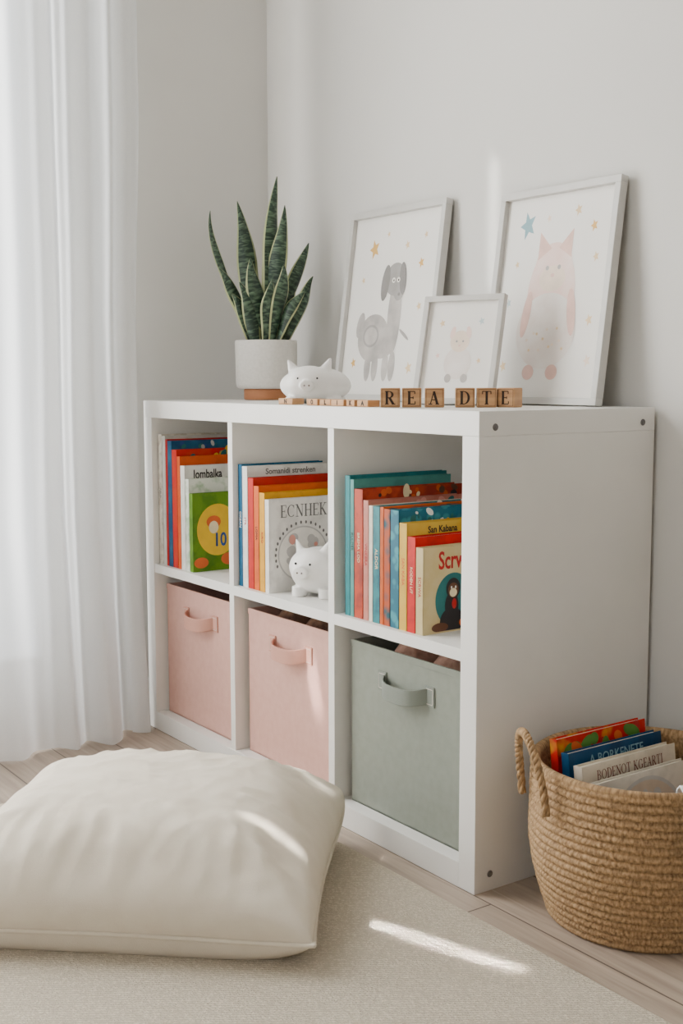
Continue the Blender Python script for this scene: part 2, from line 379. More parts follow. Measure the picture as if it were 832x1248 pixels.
# ------------------------------------------------------------ books
def deep(c): 
    g=sum(c)/3; return tuple(int(max(0,min(255,(g+(v-g)*1.3)*.80))) for v in c)
def cmat(name,c,c2=None,scale=30,tex='noise',lo=.45,hi=.6,rough=.5):
    if min(c)>190: f=lambda q:tuple(int(v*.97) for v in q)
    else: f=deep
    return mat('cover_'+name,srgb(*f(c)),rough,srgb(*f(c2 or tuple(int(v*.93) for v in c))),scale,tex=tex,lo=lo,hi=hi,spec=.3)
RX=(math.pi/2,0,math.pi/2)   # text on a cover facing +X
def book(x,y,z,th,dp,h,m,label,group,title=None,art=None,rot=(0,0,0),sp2=None,serif=None):
    e=empty('book',(x,y,z),label,'book',group,rot=rot)
    bm=bmesh.new(); c=.0018
    addbox(bm,0,c,0,dp,0,h,bev=.0005); addbox(bm,th-c,th,0,dp,0,h,bev=.0005); addbox(bm,0,th,0,c,0,h,bev=.0006)
    finish(bm,'cover',m,e)
    box('pages',(c,th-c,c,dp-.004,.003,h-.003),M_pages,e)
    if title:
        for tt in title:
            txt,size,cy,cz,mm=tt[:5]; sx=tt[5] if len(tt)>5 else 1; bo=tt[6] if len(tt)>6 else 0
            text_mesh('title',txt,size,mm,e,(th+.0003,cy,cz),RX,sx=sx,bold=bo)
    if serif:
        txt,size,cy,cz,mm,sx,bo=serif; serif_text('title',txt,size,mm,e,(th+.0005,cy,cz),RX,sx,bo)
    if art: drawing('cover_picture',art,e,lambda u,v,l:(th+.0002+.00008*l,u,v))
    if sp2:
        text_mesh('spine_lettering',sp2[0],sp2[1],sp2[2],e,(th/2,-.0003,h*.55),(math.pi/2,math.pi/2,0))
    return e
ink_red=flat('red',176,18,16); ink_gray=flat('gray',104,102,100); ink_white=flat('white',236,232,224); ink_dk=flat('dark',30,26,28); ink_blue=flat('blue',24,66,130)
ink_yel=flat('yellow',228,182,24); ink_teal=flat('teal',30,104,104); ink_brown=flat('brown',96,56,34); ink_pink=flat('pink',216,148,134); ink_or=flat('orange',212,94,26); ink_green=flat('green',76,126,40)
ink_lg=flat('lightgray',190,187,183); ink_cream=flat('cream',236,218,176)

zs=.393
G='picture books in the upper cube above the sage bin'
def patches(seed,cols,y0,y1,z0,z1,n=14,r=.012):
    rr=random.Random(seed); out=[]
    for i in range(n):
        a=rr.uniform(y0,y1); b=rr.uniform(z0,z1); q=rr.uniform(.4,1)*r
        out.append((ell(a,b,q*rr.uniform(.7,1.8),q,14,rr.uniform(0,3)),rr.choice(cols)))
    return out
B3=[(.786,.015,.254,cmat('teal',(50,146,152)),'tall teal hardcover picture book',.225,dict(title=[('stroe kulden',.014,.11,.243,ink_dk)])),
(.8012,.012,.248,cmat('seafoam',(110,176,170)),'tall seafoam green picture book',.225,dict(sp2=('KULDER',.009,ink_dk))),
(.814,.026,.232,cmat('coral',(206,88,56),(160,62,44)),'coral red hardcover picture book',.232,dict(art=patches(1,[ink_brown,ink_cream,ink_dk,ink_or],.02,.22,.205,.228,22,.008),sp2=('BREMA LOD',.010,ink_cream))),
(.841,.016,.214,cmat('blush',(226,158,144),(214,140,126)),'blush pink hardcover picture book',.215,dict(art=patches(2,[ink_teal,ink_pink,ink_cream],.02,.2,.185,.208,12,.008),sp2=('VINKERA',.010,ink_red))),
(.8575,.012,.206,cmat('creamthin',(232,222,204)),'thin cream picture book',.21,{}),
(.870,.020,.206,cmat('aqua',(70,150,156),(40,110,124),30),'aqua patterned picture book',.20,dict(art=patches(3,[ink_white,ink_pink,ink_cream],.02,.19,.18,.2,12,.008),sp2=('ALDOR',.011,ink_cream))),
(.8905,.010,.206,cmat('orangethin',(232,120,48)),'thin orange picture book',.2,{}),
(.901,.018,.204,cmat('teald',(14,84,94),(196,96,46),45,'voronoi',.2,.6),'teal and orange patterned picture book',.2,{}),
(.920,.024,.204,cmat('tealpat',(90,168,178),(40,116,136),50,'voronoi',.3,.5),'light blue dotted picture book',.215,dict(art=patches(4,[ink_white,ink_yel,ink_teal,ink_teal],.015,.2,.175,.2,26,.006))),
(.945,.021,.184,cmat('butter',(244,206,98),(240,196,86)),'butter yellow picture book with dark title',.21,dict(title=[('San Kabana',.0165,.078,.170,ink_dk,.86,.0003)],sp2=('SAN KABA',.010,ink_or))),
(.967,.022,.163,cmat('red',(214,30,22),(190,26,22)),'bright red picture book',.205,dict(sp2=('RODEN LIT',.009,ink_cream))),
]
for x,th,h,m,lab,dp,kw in B3: book(x,.014,zs,th,dp,h,m,lab+' above the sage bin',G,**kw)
cy,cz=.066,.055
art=[(ell(cy,cz,.040,.046,40),ink_teal),(ell(cy-.004,.018,.026,.024,24),ink_dk),(ell(cy-.004,.045,.015,.024,24),ink_dk),(ell(cy-.001,.074,.0155,.018),ink_dk),(ell(cy-.001,.071,.0115,.013),ink_brown),
(ell(cy-.001,.067,.008,.0075),ink_cream),(ell(cy-.005,.076,.0018,.0025,10),ink_white),(ell(cy+.004,.076,.0018,.0025,10),ink_white),(ell(cy-.030,.010,.018,.008),ink_brown),(ell(cy+.03,.014,.018,.010),ink_or),(ell(cy+.001,.048,.005,.009),ink_red)]
art=[([(min(max(a,.004),.196),max(b,.003)) for a,b in p],m) for p,m in art]
book(.990,.014,zs,.020,.20,.147,cmat('cream',(240,222,176),(234,214,166)),'cream picture book with a monkey in a teal circle',G,title=[('Scrw',.042,.062,.122,ink_red,.70,.0008)],art=art,sp2=('SCRWA',.010,ink_red))
G='picture books in the middle upper cube'
B2=[(.4055,.0155,.252,cmat('oceanblue',(30,108,144)),'ocean blue picture book',.2,dict(sp2=('OKEAN',.010,ink_white))),
(.4215,.021,.249,cmat('white1',(236,234,228)),'tall white picture book with grey title',.23,dict(title=[('Somanidi strenken',.0165,.105,.237,ink_gray,1,.0003)],sp2=('STR',.010,ink_red))),
(.4435,.022,.227,cmat('red2',(206,44,28)),'red picture book',.235,{}),
(.4665,.020,.212,cmat('orange2',(236,118,34)),'orange picture book',.225,dict(sp2=('LOMA',.010,ink_dk))),
(.4875,.021,.200,cmat('yellow2',(246,188,50)),'yellow picture book',.215,dict(sp2=('KIRO',.010,ink_red)))]
for x,th,h,m,lab,dp,kw in B2: book(x,.014,zs,th,dp,h,m,lab+' standing in the middle cube',G,**kw)
cy,cz=.080,.075
art=[(ell(cy,cz,.060,.056,40),ink_lg),(ell(cy,cz,.057,.053,40),ink_white)]+patches(9,[ink_lg,ink_pink,ink_gray,ink_lg],cy-.035,cy+.035,cz-.03,cz+.035,16,.011)
for i in range(22):
    a=math.radians(200-i*10.5); art.append((ell(cy+.066*math.cos(a),cz+.064*math.sin(a),.0024,.0036,8),ink_gray))
book(.509,.014,zs,.016,.205,.188,cmat('white2',(238,235,228)),'white picture book with round drawing and grey title',G,serif=('ECNHEK',.034,.083,.163,ink_gray,.94,1.0),art=art)
G='picture books in the upper cube nearest the window'
B1=[(.042,.020,.300,cmat('grey1',(226,220,206),(196,186,170),60),'tall cream patterned picture book',.2,dict(sp2=('FJELD',.009,ink_gray))),
(.0625,.016,.297,cmat('ltblue1',(214,212,204)),'tall pale grey picture book',.2,{}),
(.079,.010,.290,cmat('red1',(200,36,28)),'thin red picture book',.2,{}),
(.0895,.020,.287,cmat('blue1',(30,84,124),(60,120,150),14),'dark blue picture book',.25,dict(art=patches(41,[ink_teal,ink_lg,ink_blue],.02,.22,.27,.283,10,.006))),
(.110,.024,.268,cmat('red1b',(206,40,26),(214,80,40),20),'red picture book with small patterns',.24,dict(art=patches(12,[ink_yel,ink_teal,ink_blue],.02,.22,.24,.265,14,.009))),
(.1345,.015,.254,cmat('orange1',(232,110,46)),'orange picture book',.22,{}),
(.150,.021,.234,cmat('white1b',(234,232,224)),'white picture book with dark title',.24,dict(title=[('Jombalka',.028,.058,.214,ink_dk,.72,.0006)])),
(.1715,.018,.206,cmat('white1c',(224,228,216),(160,186,150),30),'white and green picture book',.22,{})]
for x,th,h,m,lab,dp,kw in B1: book(x,.014,zs,th,dp,h,m,lab+' in the window-side cube',G,**kw)
art=[(ell(.062,.092,.052,.058,40),ink_yel),(ell(.02,.02,.018,.012),ink_or),(ell(.09,.025,.02,.014),ink_or),(ell(.052,.110,.018,.014),ink_or),(ell(.052,.098,.012,.014),ink_cream)]
book(.190,.014,zs,.016,.205,.175,cmat('green1',(112,152,40),(90,128,34)),'green picture book with yellow circle and number ten',G,title=[('10',.042,.068,.068,ink_blue,.8,.001)],art=art)

# ------------------------------------------------------------ piggy banks
def pig(loc,yaw,kind):
    if kind=='flat':
        e=empty('piggy_bank',loc,'wide white ceramic piggy bank resting on the shelf top','piggy bank','white piggy banks',rot=(0,0,yaw))
        parts=[('s',(0,0,.036),(.072,.050,.037),None),('s',(-.010,-.024,.041),(.050,.036,.034),None),('y',(-.010,-.062,.036),(.0145,.0115,.008),E(math.pi/2,0,0)),
        ('c',(-.045,-.018,.072),(.017,.009,.018),E(0,-.50,0)),('c',(.026,-.018,.075),(.017,.009,.018),E(0,.40,0))]
        parts+=[('s',(sx*.042,sy*.028,.008),(.017,.017,.0085),None) for sx in(-1,1) for sy in(-1,1)]
        blob('body',parts,M_cer,e,.0024,4)
        eyes=[(-.029,-.0545,.050),(.009,-.0545,.050)]; ns=[(-.0145,-.0700,.036),(-.0055,-.0700,.036)]
    else:
        e=empty('piggy_bank',loc,'white ceramic piggy bank standing in the middle cube','piggy bank','white piggy banks',rot=(0,0,yaw))
        parts=[('s',(0,.014,.050),(.060,.060,.047),None),('s',(0,-.020,.060),(.047,.038,.038),None),('y',(0,-.058,.055),(.0165,.0125,.010),E(math.pi/2,0,0)),
        ('c',(-.030,-.018,.098),(.014,.008,.018),E(0,-.45,0)),('c',(.030,-.018,.098),(.014,.008,.018),E(0,.45,0))]
        parts+=[('y',(sx*.030,sy*.026+.008,.010),(.015,.015,.010),None) for sx in(-1,1) for sy in(-1,1)]
        blob('body',parts,M_cer,e,.0025,4)
        eyes=[(-.016,-.0555,.071),(.016,-.0555,.071)]; ns=[(-.005,-.0685,.055),(.005,-.0685,.055)]
    for nm,pp,r in [('eye',eyes,.0024),('nostril',ns,.0018)]:
        for p in pp:
            bm=bmesh.new(); bmesh.ops.create_uvsphere(bm,u_segments=12,v_segments=8,radius=r)
            finish(bm,nm,M_black if nm=='eye' else flat('nostril',120,108,102),e,smooth=True,loc=p)['label']='small dark '+nm
pig((.527,.125,H),math.radians(50),'flat')
pig((.600,.078,zs),math.radians(26),'stand')

# ------------------------------------------------------------ plant
px_,py_=.12,.26
pl=empty('potted_snake_plant',(px_,py_,H),'snake plant in a white pot with wooden base on the shelf','potted plant')
bm=bmesh.new(); lathe(bm,[(0,0),(.050,0),(.053,.002),(.053,.024),(.050,.026),(0,.026)],64); finish(bm,'pot_base',M_terra,pl,smooth=False)['label']='light terracotta wooden base'
bm=bmesh.new(); lathe(bm,[(0,.026),(.062,.026),(.0685,.029),(.0715,.037),(.0725,.134),(.0715,.138),(.068,.138),(.067,.127),(.067,.115),(0,.115)],72); finish(bm,'pot',M_potw,pl,smooth=True)['label']='white speckled ceramic pot'
bm=bmesh.new(); lathe(bm,[(0,.122),(.04,.121),(.0665,.117)],48); finish(bm,'soil',M_soil,pl,smooth=True)
R2=Vector((.5755,.8178,0)); D2=Vector((-.8178,.5755,0))
def leaf(bx,bd,tx,td,tz,w,bend=0,tw=0,out=0):
    w*=1.22
    base=R2*bx+D2*bd+Vector((0,0,.115)); tip=R2*tx+D2*td+Vector((0,0,.134+tz))
    n=30; bm=bmesh.new(); uvl=bm.loops.layers.uv.new('UVMap'); rows=[]
    ctrl=base.lerp(tip,.5)+Vector((0,0,.45*(tip-base).xy.length))+R2*bend
    for i in range(n+1):
        t=i/n
        p=base*(1-t)**2+ctrl*2*t*(1-t)+tip*t*t+R2*.006*math.sin(t*6+tw*9)*t
        tg=((ctrl-base)*(1-t)+(tip-ctrl)*t).normalized()
        ang=tw+.65*math.sin(t*2.6+tw*3)
        side=(R2*math.cos(ang)+D2*math.sin(ang)); side=(side-tg*side.dot(tg)).normalized(); nn=tg.cross(side)
        ww=w*(.62+.50*math.sin(min(t*1.25,1)*math.pi*.75))*(1 if t<.55 else max(0,(1-((t-.55)/.45)**1.6)))+.0004
        row=[]
        for k in range(9):
            s=-1+2*k/8
            row.append((bm.verts.new(p+side*ww*s*.5-nn*(1-s*s)*ww*.22),k/8,t))
        rows.append(row)
    for A,B in zip(rows[:-1],rows[1:]):
        for k in range(8):
            f=bm.faces.new((A[k][0],A[k+1][0],B[k+1][0],B[k][0]))
            for l,q in zip(f.loops,(A[k],A[k+1],B[k+1],B[k])): l[uvl].uv=(q[1],q[2]*(tz/.3)+bx*7)
    o=finish(bm,'leaf',M_leaf,pl,smooth=True)
    md=o.modifiers.new('s','SOLIDIFY'); md.thickness=.0022; md.offset=0
for a in [(.004,.01,.024,.01,.380,.034,-.004,.1),(-.012,.02,-.066,.03,.327,.034,-.01,-.3),(-.030,0,-.124,-.01,.300,.013,-.045,.7),(.014,.0,.042,-.01,.312,.033,-.004,-.4),(.024,.01,.096,.02,.230,.029,-.006,.3),
 (.034,-.01,.116,-.02,.150,.024,.006,-.1),(-.026,-.015,-.110,-.03,.166,.028,.008,.2),(-.008,-.026,-.030,-.04,.190,.036,0,0),(.012,-.03,.046,-.045,.175,.030,0,.4),(.0,.03,.004,.05,.27,.030,0,.5),
 (-.03,-.02,-.075,-.04,.11,.024,0,.4),(.022,-.03,.086,-.04,.115,.024,0.004,-.5),(.035,.01,.066,.02,.19,.026,0,.9),(-.018,-.03,-.052,-.05,.135,.028,0,-.2),(.002,-.036,.012,-.055,.14,.028,0,.2)]:
    leaf(*a)

# ------------------------------------------------------------ frames
def frame(loc,yaw,lean,w,h,label,shapes,stars,bw=.013,dt=.018):
    e=empty('picture_frame',loc,label,'picture frame','framed nursery prints on the shelf',rot=(-lean,0,yaw))
    bm=bmesh.new()
    for d in [(-w/2,w/2,0,bw),(-w/2,w/2,h-bw,h)]: addbox(bm,d[0],d[1],-dt,0,d[2],d[3],bev=.001)
    for s in (-1,1):
        a,b=(-w/2,-w/2+bw) if s<0 else (w/2-bw,w/2); addbox(bm,a,b,-dt,0,bw,h-bw,bev=.001)
    finish(bm,'frame_border',M_frame,e)
    box('backing',(-w/2+bw*.5,w/2-bw*.5,-.004,-.001,bw*.5,h-bw*.5),M_frame,e)
    pr=box('print',(-w/2+bw,w/2-bw,-.007,-.004,bw,h-bw),M_paper,e)
    f=lambda u,v,l:(-w/2+u*w,-.0072-.00005*l,(1-v)*h)
    drawing('animal_drawing',shapes,pr,f)
    for s_ in stars: drawing('printed_star',[s_],pr,f)
    return e
gy=mat('ink_dog_head_wash',srgb(168,164,160),.7,srgb(146,142,138),18); gy2=mat('ink_dog_wash',srgb(200,194,188),.7,srgb(164,159,154),18); gy3=flat('dog_dark',136,132,129); gold=flat('gold_star',228,180,100); gold2=flat('pale_gold',236,208,162)
bl=flat('pale_blue',140,176,184); bl2=flat('mist_blue',196,212,212); pk=mat('ink_blush_wash',srgb(240,220,211),.7,srgb(236,202,190),16); pk2=flat('blush_deep',233,194,180); belly=mat('ink_belly_wash',srgb(236,230,223),.7,srgb(228,216,207),20); pch=flat('peach_print',240,220,200)
dog=[(ell(.35,.67,.165,.125,36),gy2),(ell(.20,.60,.04,.07,16,.3),gy2),(ell(.45,.70,.14,.08),gy2)]
dog+=[(ell(cx,.82,.034,.078),gy2) for cx in (.32,.40,.51,.58)]
dog+=[(ell(.555,.56,.068,.20,30,-.04),gy2),(ell(.53,.37,.105,.085,30),gy),(ell(.58,.435,.052,.048),gy),(ell(.43,.385,.042,.095,24,.15),gy3),(ell(.61,.37,.036,.085,24,-.15),gy3),
 (ell(.515,.375,.018,.014,12),ink_white),(ell(.565,.375,.018,.014,12),ink_white),(ell(.517,.376,.007,.006,8),ink_dk),(ell(.567,.376,.007,.006,8),ink_dk),(ell(.585,.45,.014,.009,10),gy3),(ell(.68,.66,.06,.009,14,.5),gy2),
 (ell(.33,.66,.085,.06,24),gy),(ell(.33,.66,.07,.047,24),gy2)]
dogs=[(star(.27,.20,.055),gold),(star(.62,.20,.025),gold2),(star(.80,.16,.02),gold2),(star(.78,.30,.03),gold),(star(.18,.36,.02),gold2),(star(.80,.52,.025),gold2),(star(.16,.80,.03),gold),(star(.76,.83,.035),gold2),(star(.41,.13,.018),gold2)]
own=[(ell(.50,.50,.20,.24,36),pk),(ell(.50,.36,.155,.105,32),pk),([(.36,.33),(.36,.20),(.47,.28)],pk2),([(.53,.28),(.64,.20),(.64,.33)],pk2),(ell(.49,.66,.25,.175,40),belly),(ell(.50,.42,.11,.06,24),pch),
 (ell(.45,.37,.014,.011,12),gy2),(ell(.55,.37,.014,.011,12),gy2),(ell(.50,.405,.016,.010,10),pk2),(ell(.38,.85,.05,.035),pk2),(ell(.58,.85,.05,.035),pk2),(ell(.31,.58,.035,.11,20,.2),pk2),(ell(.69,.58,.035,.11,20,-.2),pk2)]
for i in range(12): own.append((ell(.34+.028*i,.70+.05*math.sin(i*1.9),.010,.007,8),gold2 if i%2 else pch))
owns=[(star(.24,.16,.07),bl),(star(.66,.12,.03),gold2),(star(.80,.20,.03),gold),(star(.84,.34,.025),gold2),(star(.18,.34,.02),gold2),(star(.14,.52,.025),bl2),(star(.84,.62,.03),gold2),(star(.86,.80,.03),pch),(star(.15,.82,.03),gold2),(star(.42,.14,.02),pch)]
small=[(ell(.50,.62,.17,.15,30),belly),(ell(.50,.42,.12,.10,28),pch),(ell(.40,.34,.03,.06,14,.3),pk),(ell(.60,.34,.03,.06,14,-.3),pk),(ell(.46,.42,.012,.010,10),gy),(ell(.54,.42,.012,.010,10),gy),(ell(.5,.46,.014,.009,10),pk2),
 (ell(.40,.76,.04,.04),gy2),(ell(.60,.76,.04,.04),gy2)]
smalls=[(star(.25,.25,.04),gold2),(star(.74,.24,.04),bl2),(star(.76,.60,.03),gold2),(star(.24,.55,.03),pk)]
def lean(dy,h): return math.asin(dy/h)
frame((.452,.350,H),0,lean(.055,.42),.334,.418,'large pale framed print of a grey dog with stars',dog,dogs)
frame((.935,.350,H),0,lean(.055,.41),.302,.401,'large pale framed print of a pink animal and blue star',own,owns)
frame((.842,.220,H),math.radians(20),lean(.050,.21),.168,.206,'small pale framed print leaning on the larger frames',small,smalls,bw=.011,dt=.014)

# ------------------------------------------------------------ letter blocks
bs=.0335; ang=math.atan2(.77,.64); dirv=Vector((math.cos(ang),math.sin(ang),0)); start=Vector((.880,.022,0))
nrm=Vector((dirv.y,-dirv.x,0))
def block(s,ch,yawd=0):
    c=start+dirv*(s+bs/2)-nrm*(bs/2)
    e=empty('letter_block',(c.x,c.y,H),'wooden alphabet block showing the letter '+ch,'toy block','letter blocks on the shelf top',rot=(0,0,ang+math.radians(yawd)))
    box('block_body',(-bs/2,bs/2,-bs/2,bs/2,0,bs),M_block,e,bev=.0018)
    serif_text('letter',ch,bs*.92,M_letter,e,(0,-bs/2-.0003,bs*.5),(math.pi/2,0,0),1,1.3)
    bm=bmesh.new(); q=bs*.43; t=.0006
    for a,b,c1,d in [(-q,q,q-t,q),(-q,q,-q,-q+t),(-q,-q+t,-q,q),(q-t,q,-q,q)]: addbox(bm,a,b,-bs/2-.0003,-bs/2+.0002,bs/2+c1,bs/2+d)
    finish(bm,'letter_border',M_letter,e)
px2m=2.067/1461.7
for pxs,ch,yw in [(462,'R',0),(488,'E',2),(516,'A',-1),(553,'D',0),(579,'T',1),(607,'E',-28)]:
    block((pxs-462)*px2m,ch,yw)
for i,(x0,x1) in enumerate([(.552,.598),(.648,.690),(.694,.724),(.730,.770),(.778,.806),(.812,.842)]):
    w=(x1-x0); e=empty('letter_tile',((x0+x1)/2,.036,H),'flat wooden letter tile lying on the shelf edge','toy tile','wooden tiles on the shelf edge',rot=(0,0,math.radians([4,-6,8,0,-5,3][i])))
    box('tile_body',(-w/2,w/2,-.014,.014,0,.012),M_block,e,bev=.0014)
    text_mesh('letter','NOLIKA'[i],.0115,M_letter,e,(0,-.0142,.006),(math.pi/2,0,0),bold=.0005)

# ------------------------------------------------------------ cushion
def cushion():
    hw,hd=.290,.247; cx,cy=.856,-.415; yaw=math.radians(49)
    e=empty('floor_cushion',(cx,cy,.010),'large cream canvas floor cushion lying on the rug','cushion',rot=(0,0,yaw))
    n=130; bm=bmesh.new()
    def outline(u,v):
        c=(abs(u)*abs(v))**10
        k=.045 if (u>0 and v>0) else 0
        x=hw*u*(1-.050*(1-v*v)*abs(u)**3)*(1-k*c); y=hd*v*(1-.055*(1-u*u)*abs(v)**3)*(1-k*c)
        return x,y
    def seamz(u,v):
        c=(abs(u)*abs(v))**5
        z=.034+.004*c+.022*max(0,v)**2
        if u>0 and v>0: z+=.022*c
        return z
    def prof(u,v): return ((1-abs(u)**3.2)**.52)*((1-abs(v)**3.2)**.52)
    def wr(x,y,u,v):
        q=noise.noise(Vector((x*4,y*4,1)))*.006+noise.noise(Vector((x*14,y*9,5)))*.002
        ed=max(abs(u),abs(v)); k=max(0,(ed-.45)/.55)
        a=(y if abs(u)>abs(v) else x)
        w_=1-abs(noise.noise(Vector((a*24,ed*1.5,3))))*2.6
        q+=k*(1-k)*4*.0034*max(-.4,w_)
        w2=1-abs(noise.noise(Vector((x*9+y*6,y*12-x*4,7))))*3.2
        q+=.0018*max(-.3,w2)
        w3=1-abs(noise.noise(Vector((x*28-y*12,y*22+x*8,11))))*3.5
        q+=.0011*max(-.3,w3)
        for sx,sy in ((1,1),(-1,1),(1,-1),(-1,-1)):
            du,dv_=1-u*sx,1-v*sy; rad=math.hypot(du,dv_)
            if rad<.9: q+=.004*math.sin(9*math.atan2(dv_,du)+sx)*math.sin(rad/.9*math.pi)
        return q
    top=[[None]*(n+1) for _ in range(n+1)]; bot=[[None]*(n+1) for _ in range(n+1)]
    for i in range(n+1):
        for j in range(n+1):
            u=math.sin((-1+2*i/n)*math.pi/2); v=math.sin((-1+2*j/n)*math.pi/2)
            x,y=outline(u,v); p=prof(u,v); sz=seamz(u,v)
            edge=(i in(0,n) or j in(0,n))
            zt=sz+.150*p+(wr(x,y,u,v)*min(1,p*2))
            bul=.014*math.sin(min(1,p*1.6)*math.pi)
            rx=abs(u)**6; ry=abs(v)**6
            X=x+(bul*rx*(1 if u>0 else -1)); Y=y+(bul*ry*(1 if v>0 else -1))
            top[i][j]=bm.verts.new((x if edge else X,y if edge else Y,zt))
            if edge: bot[i][j]=top[i][j]
            else: bot[i][j]=bm.verts.new((x,y,max(0,sz-.075*p**.8)))
    for i in range(n):
        for j in range(n):
            bm.faces.new((top[i][j],top[i+1][j],top[i+1][j+1],top[i][j+1]))
            bm.faces.new([bot[i][j],bot[i][j+1],bot[i+1][j+1],bot[i+1][j]])
    finish(bm,'cushion_cover',M_pillow,e,smooth=True)
    pts=[]
    m=60
    for k in range(4):
        for i in range(m):
            s=math.sin((-1+2*i/m)*math.pi/2)
            u,v=[(s,-1),(1,s),(-s,1),(-1,-s)][k]
            x,y=outline(u,v); pts.append((x*1.008,y*1.008,seamz(u,v)))
    bm=bmesh.new(); tube(bm,pts,.0036,8,closed=True); finish(bm,'seam_piping',M_pillow,e,smooth=True)
cushion()

# ------------------------------------------------------------ curtain
bm=bmesh.new(); ny,nz=420,50; yA,yB=-.014,-1.9; rows=[]
for i in range(ny+1):
    s=i/ny; L=s*(yA-yB); row=[]
    for j in range(nz+1):
        t=j/nz; z=.004+t*(2.45)
        low=max(0,1-z/.5)
        ph=L*2*math.pi/.105+1.2*math.sin(L*9)+.35*math.sin(z*1.3+L*4)
        A=(.018+.008*math.sin(L*13+1))*(1-.25*t)+.010*low
        x=.022+A*math.sin(ph)+.006*math.sin(ph*2.3+z*.7)+.050*low*min(1,L/.12)+.014*noise.noise(Vector((L*6,z*2.2,0)))*(1-.6*t)
        y=yA-L+.010*math.sin(ph*.5)*(1 if L>.05 else 0)+(-.02*math.sin(min(z,1.4)/1.4*math.pi)*math.exp(-L*14))
        row.append(bm.verts.new((x,min(y,-.006),z)))
    rows.append(row)
for A,B in zip(rows[:-1],rows[1:]):
    for j in range(nz): bm.faces.new((A[j],B[j],B[j+1],A[j+1]))
o=finish(bm,'curtain',M_curt,None,smooth=True); tag(o,'sheer white floor-length curtain hanging over the window','curtain')

# ------------------------------------------------------------ basket
bc=(1.352,.170,0); rowh=.0120; nr=20
bk=empty('seagrass_basket',bc,'round woven seagrass basket with rope handles beside the shelf','basket')
def rad(z): 
    t=z/(nr*rowh); return .137+.031*math.sin(min(1,t*1.7)*math.pi*.5)-.003*t*t
bm=bmesh.new(); uvl=bm.loops.layers.uv.new('UVMap'); seg=640; sub=6; rings=[]
for r_ in range(nr):
    for k in range(sub):
        a=k/sub; z=(r_+a)*rowh
        bulge=math.sin(a*math.pi)**.6*.0052 if k else 0
        ring=[]
        for q in range(seg):
            th=2*math.pi*q/seg
            tw=.0007*math.sin(th*128+a*3.6+r_*1.7)*math.sin(a*math.pi)+.0007*noise.noise(Vector((math.cos(th)*5,math.sin(th)*5,r_*.9)))
            R=rad(z)+bulge+tw
            ring.append(bm.verts.new((R*math.cos(th),R*math.sin(th),z+.0008*noise.noise(Vector((math.cos(th)*4,math.sin(th)*4,r_*.5+9))))))
        rings.append((ring,(r_+a)))
ztop=nr*rowh
for dr,dz in [(.004,.0),(.004,.004),(0,.007),(-.006,.006),(-.009,.001)]:
    rings.append(([bm.verts.new(((rad(ztop)+dr)*math.cos(2*math.pi*q/seg),(rad(ztop)+dr)*math.sin(2*math.pi*q/seg),ztop+dz)) for q in range(seg)],nr+dz*50))
for r_ in range(nr-1,-1,-1):
    for a in (.75,.25):
        z=(r_+a)*rowh; 
        rings.append(([bm.verts.new(((rad(z)-.009-(.002 if a>.5 else 0))*math.cos(2*math.pi*q/seg),(rad(z)-.009-(.002 if a>.5 else 0))*math.sin(2*math.pi*q/seg),max(z,.008))) for q in range(seg)],r_+a))
for (A,va),(B,vb) in zip(rings[:-1],rings[1:]):
    for q in range(seg):
        q2=(q+1)%seg; f=bm.faces.new((A[q],A[q2],B[q2],B[q]))
        for l,uu,vv in zip(f.loops,(q,q+1,q+1,q),(va,va,vb,vb)): l[uvl].uv=(uu/seg,vv/nr)
bm.faces.new(rings[0][0][::-1]); bm.faces.new(rings[-1][0])
finish(bm,'basket_body',M_straw,bk,smooth=True)
def handle(phi):
    c=Vector((math.cos(phi),math.sin(phi),0)); tn=Vector((-c.y,c.x,0)); R=rad(ztop)+.007
    bm=bmesh.new()
    for st in range(3):
        pts=[]
        for i in range(181):
            t=i/180; a=math.pi*t
            s=math.cos(a)*.050*(1-.08*math.sin(a))
            zz=.185+.112*math.sin(a)**.75
            out=.004+.018*math.sin(a)
            p=c*(R+out)+tn*s; p.z=zz
            w=t*62+st*2*math.pi/3
            p=p+c*math.cos(w)*.0031
            p=p+(Vector((0,0,1))*math.sin(a)+tn*math.cos(a))*math.sin(w)*.0031
            pts.append(p)
        tube(bm,pts,.0035,8)
    bm.loops.layers.uv.new('UVMap')
    uv=bm.loops.layers.uv.active
    for f in bm.faces:
        for l in f.loops: l[uv].uv=(l.vert.co.x*.9+l.vert.co.y*.4,l.vert.co.z*3)
    finish(bm,'handle',M_straw,bk,smooth=True)['label']='twisted seagrass rope handle'
handle(math.radians(-49.6-64)); handle(math.radians(-49.6+116))
G='picture books in the basket'
def bbook(xt,y,ztp,th,dp,h,m,lab,**kw):
    tilt=math.radians(-7)
    x0=xt+math.sin(-tilt)*h-th
    book(x0,y,.0085+abs(math.sin(tilt))*th,th,dp,h,m,lab+' in the seagrass basket',G,rot=(0,tilt,0),**kw)
bbook(1.267,.070,.265,.016,.200,.259,cmat('bred',(206,36,26),(228,160,50),14,lo=.55,hi=.62),'red and yellow picture book',art=patches(31,[ink_yel,ink_green,ink_or,ink_green,ink_red],.02,.18,.20,.250,22,.012))
bbook(1.292,.070,.24,.016,.21,.243,cmat('bblue',(24,82,122),(18,68,104)),'blue picture book with pale title',title=[('A BORKENETE',.021,.105,.225,flat('paleblue',130,170,186),.9)],art=patches(32,[ink_teal,ink_lg],.02,.19,.17,.20,8,.01))
bbook(1.322,.068,.228,.018,.21,.230,cmat('bcream',(228,216,196)),'cream picture book with brown title',serif=('BODENOT KGEARTI',.0205,.105,.212,flat('maroon',110,50,38),.86,1.0),art=patches(33,[ink_lg,ink_pink,ink_or],.02,.19,.14,.185,10,.009))
